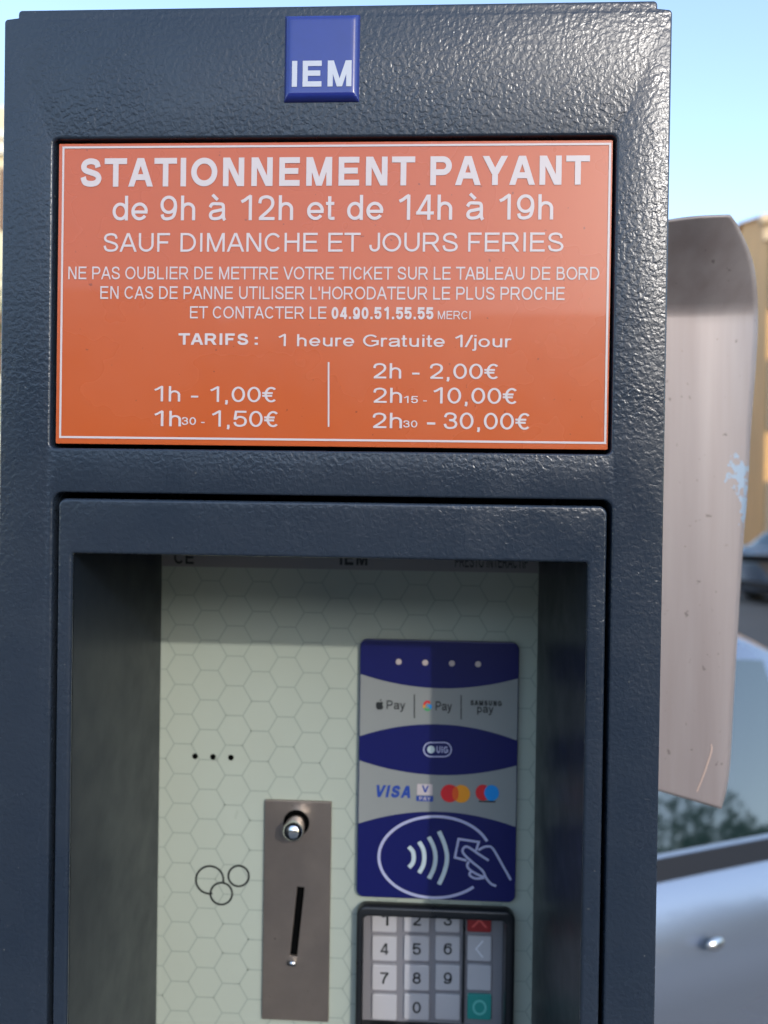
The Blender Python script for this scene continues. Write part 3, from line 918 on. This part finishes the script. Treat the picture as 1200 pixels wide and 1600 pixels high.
gp = thing('bent_metal_plate', 'bent weathered grey metal plate with a pale blue paint smear, behind the meter\'s right side', 'metal plate', (px(1000, 800, .2).x, .2, 0))
RB = [(1143, 337.5), (1153, 352), (1162, 370), (1172, 394), (1180, 424), (1184, 470), (1184, 520), (1181, 575), (1177, 625), (1172.5, 690), (1169, 760), (1163, 830), (1158, 900), (1152, 1000), (1146, 1100), (1141, 1190), (1135, 1235), (1127, 1264)]
LB = [(960, 372 + (1215 - 372) * k / (len(RB) - 1)) for k in range(len(RB))]
RB = spline(RB, 4); LB = [(960, 368 + (1212 - 368) * (k / (len(RB) - 1))) for k in range(len(RB))]
nu = 24
vs = []
for k, ((u1_, v1_), (u0_, v0_)) in enumerate(zip(RB, LB)):
    # rows stay near the height of their right-hand point
    tt = k / (len(RB) - 1)
    v0_ = v1_ + (368 - 337.5) * (1 - tt) - 48 * tt
    for i in range(nu + 1):
        s = i / nu
        u = u0_ + (u1_ - u0_) * s
        v = v0_ + (v1_ - v0_) * s
        if tt < .25:
            v -= 9 * math.sin(math.pi * min(1, s * 1.0)) * (1 - tt / .25) * .9
        dd = .16 + .010 * max(0, (u - 1090) / 95) ** 2
        # the top leans forward, a lean shaped to put that part in shade
        lean = max(0, (486 - v) / 160)
        dd -= .055 * lean
        vs.append(px(u, v, dd))
n1 = nu + 1
fs = [(k*n1+i, k*n1+i+1, (k+1)*n1+i+1, (k+1)*n1+i) for k in range(len(RB)-1) for i in range(nu)]
sheet = mk('sheet', vs, fs, GUARD, gp, smooth=True)
so = sheet.modifiers.new('thickness', 'SOLIDIFY'); so.thickness = .0022; so.offset = 1
sk = px(1141, 740, .18) - gp.location
# pale blue smear painted as a mark with its own ragged outline
vm = t.nodes.new('ShaderNodeVectorMath'); vm.operation = 'SUBTRACT'
t.links.new(tc.outputs['Object'], vm.inputs[0]); vm.inputs[1].default_value = tuple(sk)
sep = t.nodes.new('ShaderNodeSeparateXYZ'); t.links.new(vm.outputs[0], sep.inputs[0])
def math_(op, a, b=None):
    q = t.nodes.new('ShaderNodeMath'); q.operation = op
    for i, s_ in enumerate((a, b)):
        if s_ is None: continue
        if isinstance(s_, (int, float)): q.inputs[i].default_value = s_
        else: t.links.new(s_, q.inputs[i])
    return q.outputs[0]
ex = math_('POWER', math_('MULTIPLY', sep.outputs[0], 1/.0075), 2)
ez = math_('POWER', math_('MULTIPLY', sep.outputs[2], 1/.013), 2)
rad = math_('SQRT', math_('ADD', ex, ez))
ex2 = math_('POWER', math_('MULTIPLY', math_('SUBTRACT', sep.outputs[0], .0045), 1/.0030), 2)
ez2 = math_('POWER', math_('MULTIPLY', math_('ADD', sep.outputs[2], .022), 1/.022), 2)
rad2 = math_('SQRT', math_('ADD', ex2, ez2))
rmin = math_('MINIMUM', rad, rad2)
msk = mr(math_('SUBTRACT', rmin, math_('MULTIPLY', math_('SUBTRACT', noise(210, 3), .5), 4.2)), .95, .60, 0, .9)
t.links.new(mixc(msk, GUARDCOL, lin((140, 158, 176))), p.inputs['Base Color'])
# long scratch near the lower corner
sc_ = []
SP = spline([(1111, 1163), (1112, 1172), (1105, 1195), (1096, 1220), (1089, 1237)], 4)
def on_plate(u, v):
    dd = .16 + .010 * max(0, (u - 1090) / 95) ** 2
    return px(u, v, dd - .0003)
Ls = MB()
for (u, v), (u2, v2) in zip(SP, SP[1:]):
    Ls.add([on_plate(u - .85, v), on_plate(u + .85, v), on_plate(u2 + .85, v2), on_plate(u2 - .85, v2)], [(0, 1, 2, 3)])
Ls.obj('scratch', mat('bare_scratch', lin((206, 176, 158)), .5), sheet)
gpost = MB()
gx = px(960, 800, .17).x
gpost.lathe((gx - .03, .345, 0), (0, 0, 1), [(0, .03), (1.78, .03), (1.785, .02)], 20)
gpost.obj('post', mat('galvanised_post', (.3, .3, .3), .5, metal=.7, vary=(30, .15)), gp, smooth=False)
br = MB(); br.box(gx - .045, gx + .010, .185, .345, 1.50, 1.53); br.obj('bracket', STEEL, gp)

# ---------------------------------------------------------------- cars
GLASS = mat('car_glass', (0.010, .020, .020), .04, spec=1.0, coat=.8)
RUBBER = mat('tyre_rubber', (.015, .015, .016), .8)
TRIM = mat('black_trim', (.014, .016, .022), .5)
LAMPG = mat('lamp_glass', (.7, .7, .72), .1, coat=.5)
LAMPR = mat('tail_lamp_red', (.4, .02, .02), .15, coat=.5)
ALLOY = mat('alloy_rim', (.5, .5, .52), .3, metal=.9)
def ip(tab, x):
    for (a, va), (b, vb) in zip(tab, tab[1:]):
        if x <= b:
            t_ = (x - a) / (b - a); t_ = t_*t_*(3 - 2*t_)
            return va + (vb - va) * max(0, t_)
    return tab[-1][1]
def make_car(label, paint, group):
    root = thing('parked_car', label, 'car', (0, 0, 0), 0, group)
    zb_t = [(-2.1, .90), (-1.7, 1.045), (-.6, 1.045), (.8, 1.02), (1.9, .84), (2.1, .62)]
    zr_t = [(-2.1, .90), (-1.75, 1.06), (-1.25, 1.36), (-.5, 1.47), (.1, 1.47), (.7, 1.25), (1.15, 1.05), (1.9, .86), (2.1, .66)]
    w_t = [(-2.1, .70), (-1.85, .85), (-1.2, .885), (1.0, .885), (1.75, .84), (2.1, .62)]
    wr_t = [(-2.1, .5), (-1.4, .60), (-.5, .63), (.4, .64), (1.1, .72), (2.1, .5)]
    st = [-2.1 + 4.2 * i / 64 for i in range(65)]
    vs = []; PN = 0
    for x in st:
        W = ip(w_t, x); zb_ = ip(zb_t, x); zr = max(ip(zr_t, x), zb_ + .02); wr = ip(wr_t, x)
        P = [(W*.90, .20), (W*.975, .30), (W*.965, .52), (W*.97, .76), (W*1.0, .825), (W*.995, .89), (W*.97, .96 * (zb_/1.045)), (W*.925, zb_ - .02), (W*.905, zb_),
             (W*.905 + (wr - W*.905)*.5, zb_ + (zr - zb_)*.52), (wr, zr - .05*(zr - zb_)/.5 - .004), (wr*.85, zr - .012), (wr*.45, zr - .002), (0, zr)]
        P = [(a, min(b, zb_ - .02 - .006*(7 - i_)) if i_ < 7 else b) for i_, (a, b) in enumerate(P)]
        full = P + [(-a, b) for a, b in P[-2::-1]]
        PN = len(full)
        vs += [(x, a, b) for a, b in full]
    fs = [(i*PN+j, i*PN+j+1, (i+1)*PN+j+1, (i+1)*PN+j) for i in range(len(st)-1) for j in range(PN-1)]
    fs += [(i*PN, (i+1)*PN, (i+1)*PN+PN-1, i*PN+PN-1) for i in range(len(st)-1)]
    fs += [tuple(range(PN)), tuple((len(st)-1)*PN + j for j in range(PN))[::-1]]
    mk('body', vs, fs, paint, root, smooth=True)
    def surf(x, s, off=.014):
        """point on the side glass area, s 0..1 from belt to roof edge"""
        W = ip(w_t, x); zb_ = ip(zb_t, x); zr = max(ip(zr_t, x), zb_ + .02); wr = ip(wr_t, x)
        a0, a1 = Vector((W*.905, zb_)), Vector((wr, zr - .05*(zr - zb_)/.5 - .004))
        q = a0.lerp(a1, s); return q.x + off, q.y + off*.4
    for sg in (-1, 1):
        for xa, xb in ((-1.42, -.72), (-.66, .18), (.24, .82)):
            V = []; n = 8
            for i in range(n+1):
                x = xa + (xb - xa)*i/n
                for s in (.06, .35, .65, .92):
                    y, z = surf(x, s); V.append((x, sg*y, z))
            Fq = [(i*4+j, i*4+j+1, (i+1)*4+j+1, (i+1)*4+j) for i in range(n) for j in range(3)]
            mk('side_window', V, Fq if sg > 0 else [f[::-1] for f in Fq], GLASS, root, smooth=True)
        V = []; n = 26
        for i in range(n+1):
            x = -1.55 + 2.5*i/n
            y, z = surf(x, 0, .016); V += [(x, sg*(y + .006), z - .022), (x, sg*y, z + .020)]
        mk('belt_moulding', V, [(2*i, 2*i+1, 2*i+3, 2*i+2) for i in range(n)], TRIM, root)
        for x in (-.45, .45):
            b = MB(); y = ip(w_t, x); b.box(x - .09, x + .09, sg*y - .02 if sg > 0 else -y - .02, y + .02 if sg > 0 else -y + .02, .90, .93)
            bevel(b.obj('door_handle', paint, root), .008)
        b = MB(); y = ip(w_t, .85)*.95; b.box(.78, .92, min(sg*y, sg*(y+.2)), max(sg*y, sg*(y+.2)), .98, 1.10); bevel(b.obj('wing_mirror', paint, root), .03, 3)
        b = MB(); b.box(1.78, 1.99, min(sg*.50, sg*.76), max(sg*.50, sg*.76), .60, .70); bevel(b.obj('headlight', LAMPG, root), .02)
        b = MB(); b.box(-2.06, -1.90, min(sg*.55, sg*.78), max(sg*.55, sg*.78), .68, .84); bevel(b.obj('tail_light', LAMPR, root), .02)
        for x in (-1.32, 1.32):
            y = .885*sg; c = (x, y - sg*.20, .31)
            wh = MB(); wh.lathe(c, (0, sg, 0), [(0, .22), (.0, .30), (.02, .315), (.19, .315), (.215, .30), (.215, .22)], 32)
            wo = wh.obj('wheel', RUBBER, root)
            rm = MB(); rm.lathe((x, y - sg*.02, .31), (0, sg, 0), [(0, .215), (.030, .21), (.022, .17), (.012, .06), (.03, .04)], 20); rm.obj('rim', ALLOY, wo)
    def cap(name, x0, x1, m, hw0, hw1):
        V = []; n = 8; kx = 8
        for i in range(n+1):
            x = x0 + (x1 - x0)*i/n
            for j in range(kx+1):
                s = -1 + 2*j/kx; hw = hw0 + (hw1 - hw0)*i/n
                y = s*hw; zr = ip(zr_t, x); wr = ip(wr_t, x)
                V.append((x + (.01 if x1 > 0 else -.01), y, zr + .006 - .045*max(0, abs(y)/wr - .45)))
        mk(name, V, [(i*(kx+1)+j, i*(kx+1)+j+1, (i+1)*(kx+1)+j+1, (i+1)*(kx+1)+j) for i in range(n) for j in range(kx)], m, root, smooth=True)
    cap('windscreen', .32, 1.02, GLASS, .52, .60)
    cap('rear_window', -1.28, -1.68, GLASS, .50, .56)
    for s_ in (1, -1):
        b = MB(); X = 2.105*s_
        b.box(min(X - .06*s_, X + .01*s_), max(X - .06*s_, X + .01*s_), -.58, .58, .30, .42); bevel(b.obj('bumper_insert', TRIM, root), .01)
    return root
def copy_tree(o, parent=None):
    c = o.copy(); COL.objects.link(c); c.parent = parent
    for ch in o.children: copy_tree(ch, c)
    return c
SILVER = mat('silver_car_paint', (.26, .295, .36), .25, metal=.6, coat=.7)
car = make_car('silver car with side windows above a dark belt moulding, right beside the meter', SILVER, 'cars parked in the street')
# near flank passes behind the meter's right edge
q0 = px(1030, 1345, 1.10); q1 = px(1200, 1300, 1.23)
dirv = Vector((q1.x - q0.x, q1.y - q0.y, 0)).normalized(); ang = math.atan2(dirv.y, dirv.x)
nrm = Vector((-dirv.y, dirv.x, 0))
cc_ = Vector((q0.x, q0.y, 0)) + dirv * .25 + nrm * .80
car.location = (cc_.x, cc_.y, -.13)
car.rotation_euler = (0, 0, ang)
qm = px(1060, 1437, 1.12)
lm = MB()  # chrome stud added on the flank to imitate a sun glint on the bodywork
for a_ in (0,):
    N_ = 12; rings = [(math.cos(R(t_)), math.sin(R(t_))) for t_ in range(0, 90, 15)]
    cl_ = Vector((-.17, -.893, .90))
    for rr_, hh_ in rings:
        lm.v += [(cl_.x + .021*rr_*math.cos(6.2832*k/N_), cl_.y - .008*hh_, cl_.z + .012*rr_*math.sin(6.2832*k/N_)) for k in range(N_)]
    lm.v.append((cl_.x, cl_.y - .008, cl_.z))
    lm.f = [(i*N_+k, i*N_+(k+1) % N_, (i+1)*N_+(k+1) % N_, (i+1)*N_+k) for i in range(len(rings)-1) for k in range(N_)] + [((len(rings)-1)*N_+k, (len(rings)-1)*N_+(k+1) % N_, len(rings)*N_) for k in range(N_)]
    lm.m = [0]*len(lm.f)
ml = car.matrix_world
car_loc = car.location.copy(); car_rot = car.rotation_euler.copy()
car.location = (0, 0, 0); car.rotation_euler = (0, 0, 0)
vloc = Matrix.Rotation(-ang, 4, 'Z') @ (qm - car_loc)
dlt = vloc.x - cl_.x; dz_ = vloc.z - cl_.z
lm.v = [(a + dlt, b, c + dz_) for a, b, c in lm.v]
lm.obj('added_glint_stud', CHROME, car, smooth=True)
car.location = car_loc; car.rotation_euler = car_rot
print('added glint stud', vloc)
car2 = copy_tree(car)
car2['label'] = 'dark grey car parked far off in front of the ochre house'
DARKPAINT = mat('dark_grey_car_paint', (.03, .032, .036), .25, metal=.4, coat=.8)
for ch in car2.children:
    if ch.data.materials[0] == SILVER:
        ch.data = ch.data.copy(); ch.data.materials[0] = DARKPAINT
car2.location = (8.3, 15.2, -.13)
car2.rotation_euler = (0, 0, R(25))

# ---------------------------------------------------------------- houses
def make_house(label, loc, rz, W, Hh, Dp, wall, roofm, floors, cols, shut, door_col=None, trim=None, group=None):
    root = thing('house', label, 'house', loc, rz, group)
    root.rotation_euler = (0, 0, 0); root.location = (0, 0, 0)
    fh = Hh / floors
    b = MB()
    wins = []
    for f_ in range(floors):
        for c_ in range(cols):
            xc = -W/2 + W*(c_ + .5)/cols
            zc = f_*fh + (fh*.55)
            wins.append((xc, zc, f_ == 0 and c_ == cols//2))
    holes = []
    for xc, zc, dr in wins:
        holes.append((xc - .5, xc + .5, zc - .8, zc + .75) if not dr else (xc - .6, xc + .6, .05, 2.3))
    wl = plate('wall', [[(-W/2, 0), (W/2, 0), (W/2, Hh), (-W/2, Hh)]] + [[(a, c), (a, d), (b_, d), (b_, c)] for a, b_, c, d in holes], 0, .3, wall, root)
    s = MB(); s.box(-W/2, -W/2 + .3, .302, Dp, 0, Hh); s.box(W/2 - .3, W/2, .302, Dp, 0, Hh); s.box(-W/2 + .302, W/2 - .302, Dp - .3, Dp, 0, Hh)
    s.box(-W/2 + .302, W/2 - .302, .9, 1.0, 0, Hh, 0)
    rh_ = Dp * .16
    for xg in (-W/2, W/2 - .3):
        s.add([(xg, 0, Hh + .001), (xg, Dp, Hh + .001), (xg, Dp/2, Hh + rh_ - .01), (xg + .3, 0, Hh + .001), (xg + .3, Dp, Hh + .001), (xg + .3, Dp/2, Hh + rh_ - .01)],
              [(0, 1, 2), (5, 4, 3), (0, 3, 4, 1), (1, 4, 5, 2), (2, 5, 3, 0)])
    s.obj('side_wall', wall, root)
    for k, (xc, zc, dr) in enumerate(wins):
        a, b_, c, d = holes[k]
        if dr:
            q = MB(); q.box(a, b_, .14, .18, c, d); q.obj('door', door_col or TRIM, root)
        else:
            q = MB(); fw = .06
            q.box(a, a + fw, .12, .17, c, d); q.box(b_ - fw, b_, .12, .17, c, d); q.box(a + fw, b_ - fw, .12, .17, c, c + fw); q.box(a + fw, b_ - fw, .12, .17, d - fw, d); q.box((a+b_)/2 - .03, (a+b_)/2 + .03, .122, .168, c + fw, d - fw)
            fo = q.obj('window', trim, root)
            g = MB(); g.box(a + .02, b_ - .02, .150, .156, c + .02, d - .02); g.obj('pane', GLASS, fo)
            for sx in (-1, 1):
                x_ = a - .27 if sx < 0 else b_ + .27
                q = MB(); q.box(x_ - .24, x_ + .24, -.06, -.015, c - .03, d + .03); q.obj('shutter', shut, root)
            q = MB(); q.box(a - .08, b_ + .08, -.09, -.003, c - .12, c - .04); q.obj('sill', trim, root)
    q = MB(); q.box(-W/2 - .12, W/2 + .12, -.16, -.003, Hh - .55, Hh - .2); q.box(-W/2 - .2, W/2 + .2, -.30, -.003, Hh - .2, Hh - .02); q.obj('cornice', trim, root)
    # pitched tile roof
    rh = Dp * .16; ov = .12
    rows_ = 14; n_ = 70
    V = []; Fq = []
    for side in (0, 1):
        base_ = len(V)
        for r_ in range(rows_ + 1):
            t_ = r_/rows_
            for i in range(n_*2 + 1):
                x = -W/2 - ov + (W + 2*ov)*i/(n_*2)
                zz = Hh + rh*t_ + (.05 if i % 2 else 0)
                y = -ov + (Dp/2 + ov)*t_
                if side: y = Dp - y
                V.append((x, y, zz))
        m_ = n_*2 + 1
        Fq += [(base_ + r_*m_ + i, base_ + r_*m_ + i + 1, base_ + (r_+1)*m_ + i + 1, base_ + (r_+1)*m_ + i) for r_ in range(rows_) for i in range(n_*2)]
    rf = mk('roof', V, Fq, roofm, root)
    ch = MB(); ch.box(W*.22, W*.22 + .7, Dp*.4, Dp*.4 + .6, Hh + .2, Hh + rh + 1.0); ch.obj('chimney', wall, rf)
    root.location = loc; root.rotation_euler = (0, 0, rz)
    return root
OCHRE = mat('ochre_render', (.66, .37, .15), .85, bump=(8, .01, .4), vary=(.8, .18))
CREAM = mat('cream_render', (.60, .52, .36), .85, bump=(8, .01, .4), vary=(.8, .12))
PINK = mat('rose_render', (.50, .33, .25), .85, bump=(8, .01, .4), vary=(.8, .12))
GREYR = mat('grey_render', (.30, .28, .25), .85, bump=(8, .01, .4), vary=(.8, .12))
TILE = mat('roof_tile', (.50, .24, .12), .8, vary=(3, .3))
TRIMW = mat('white_stone_trim', (.72, .68, .6), .7, vary=(5, .08))
TRIMO = mat('sand_stone_trim', (.62, .46, .29), .75, vary=(5, .08))
SH1 = mat('grey_shutter', (.20, .155, .11), .6); SH2 = mat('green_shutter', (.08, .16, .12), .6); SH3 = mat('brown_shutter', (.16, .09, .05), .6)
hr = px(1200, 700, 20).x
make_house('sunlit ochre house with red tile roof and brown shutters behind the metal plate', (13.75, 15.6, 0), R(-15), 12.5, 8.2, 9, OCHRE, TILE, 3, 6, SH1, trim=TRIMO)
make_house('cream house seen at the left edge beside the meter', (-15.6, 18.2, 0), R(14), 14, 11.2, 9, CREAM, TILE, 3, 5, SH3, trim=TRIMW)
make_house('lower rose house hidden behind the meter, between two taller houses', (-1.6, 19.5, 0), R(4), 12, 6.2, 8, PINK, TILE, 2, 5, SH2, trim=TRIMW)
# houses of the near side of the square, behind the viewer, mirrored in paint and glass
make_house('grey house behind the viewer, left of the square', (-15, -21, 0), R(180), 15, 7.4, 9, GREYR, TILE, 2, 5, SH2, trim=TRIMW)
make_house('rose house behind the viewer, middle of the square', (1, -22.5, 0), R(180), 14, 7.0, 9, PINK, TILE, 2, 5, SH1, trim=TRIMW)
make_house('cream house behind the viewer, right of the square', (16.5, -22, 0), R(180), 14, 6.6, 9, CREAM, TILE, 2, 5, SH3, trim=TRIMW)

# ---------------------------------------------------------------- trees
LEAF = mat('leaf_green', (.055, .095, .022), .55, vary=(3, .4))
BARK = mat('bark', (.12, .09, .06), .9, bump=(30, .01, .6), vary=(8, .3))
def tree(label, loc, H, Rd, seed, nleaf=5200):
    rnd = random.Random(seed)
    root = thing('broadleaf_tree', label, 'tree', loc, 0, None)
    b = MB()
    b.lathe((loc[0], loc[1], loc[2]), (0, 0, 1), [(0, .22), (.3, .17), (H*.45, .12), (H*.8, .05)], 12)
    tips = []
    for k in range(11):
        a = rnd.uniform(0, 6.28); z = H*rnd.uniform(.35, .7)
        ln = Rd*rnd.uniform(.6, .95)
        d = Vector((math.cos(a), math.sin(a), rnd.uniform(.3, .9))).normalized()
        st_ = Vector(loc) + Vector((0, 0, z))
        b.lathe(st_, d, [(0, .06), (ln*.5, .04), (ln, .015)], 6)
        tips.append(st_ + d*ln)
    b.obj('trunk', BARK, root)
    cl = [t_ + Vector((rnd.uniform(-.3, .3), rnd.uniform(-.3, .3), rnd.uniform(-.2, .3))) for t_ in tips for _ in range(2)]
    cl += [Vector(loc) + Vector((0, 0, H*.85)), Vector(loc) + Vector((0, 0, H*.7))]
    V = []; Fq = []
    for _ in range(nleaf):
        c = rnd.choice(cl)
        g = Vector((rnd.gauss(0, 1), rnd.gauss(0, 1), rnd.gauss(0, 1))).normalized() * (Rd*.42) * rnd.random()**.45
        p_ = c + g
        q = Vector((rnd.gauss(0, 1), rnd.gauss(0, 1), rnd.gauss(0, 1))).normalized(); r_ = q.orthogonal().normalized(); s_ = rnd.uniform(.05, .10)
        i = len(V)
        V += [p_ - r_*s_, p_ + q*s_*.5, p_ + r_*s_, p_ - q*s_*.5]; Fq.append((i, i+1, i+2, i+3))
    mk('crown', V, Fq, LEAF, root)
tree('dark leafy tree at the kerb behind the viewer', (3.6, -8.5, -.0), 4.2, 1.5, 3)
def bush(label, loc, hh, rr_, seed):
    rnd = random.Random(seed)
    root = thing('bush', label, 'bush', loc, 0, None)
    b = MB()
    for k in range(6):
        a = rnd.uniform(0, 6.28)
        b.lathe(loc, (math.cos(a)*.4, math.sin(a)*.4, 1), [(0, .03), (hh*.5, .02), (hh*.8, .008)], 6)
    st_ = b.obj('stem', BARK, root); st_['kind'] = 'stuff'
    V = []; Fq = []
    for _ in range(7500):
        g = Vector((rnd.gauss(0, 1), rnd.gauss(0, 1), rnd.gauss(0, 1))).normalized() * rnd.random()**.35
        lump = 1 + .22*math.sin(g.x*5 + seed) * math.cos(g.z*6 + seed*2)
        p_ = Vector(loc) + Vector((g.x*rr_*lump, g.y*rr_*lump, hh*.52 + g.z*hh*.5*lump))
        q = Vector((rnd.gauss(0, 1), rnd.gauss(0, 1), rnd.gauss(0, 1))).normalized(); r_ = q.orthogonal().normalized(); s_ = rnd.uniform(.04, .07)
        i = len(V)
        V += [p_ - r_*s_, p_ + q*s_*.5, p_ + r_*s_, p_ - q*s_*.5]; Fq.append((i, i+1, i+2, i+3))
    mk('foliage', V, Fq, LEAF, root)
bush('rounded dark green bush nearest the road, right of the viewer', (6.2, .55, 0), 2.1, .95, 2)
bush('tall dark green bush right of the viewer, middle of three', (6.6, -1.2, 0), 2.7, 1.05, 4)
bush('rounded dark green bush right of the viewer, farthest from the road', (6.5, -3.1, 0), 2.2, 1.0, 6)
tree('tall leafy tree across the road, left of the houses', (-7.2, 16.0, 0), 6.5, 2.1, 5)
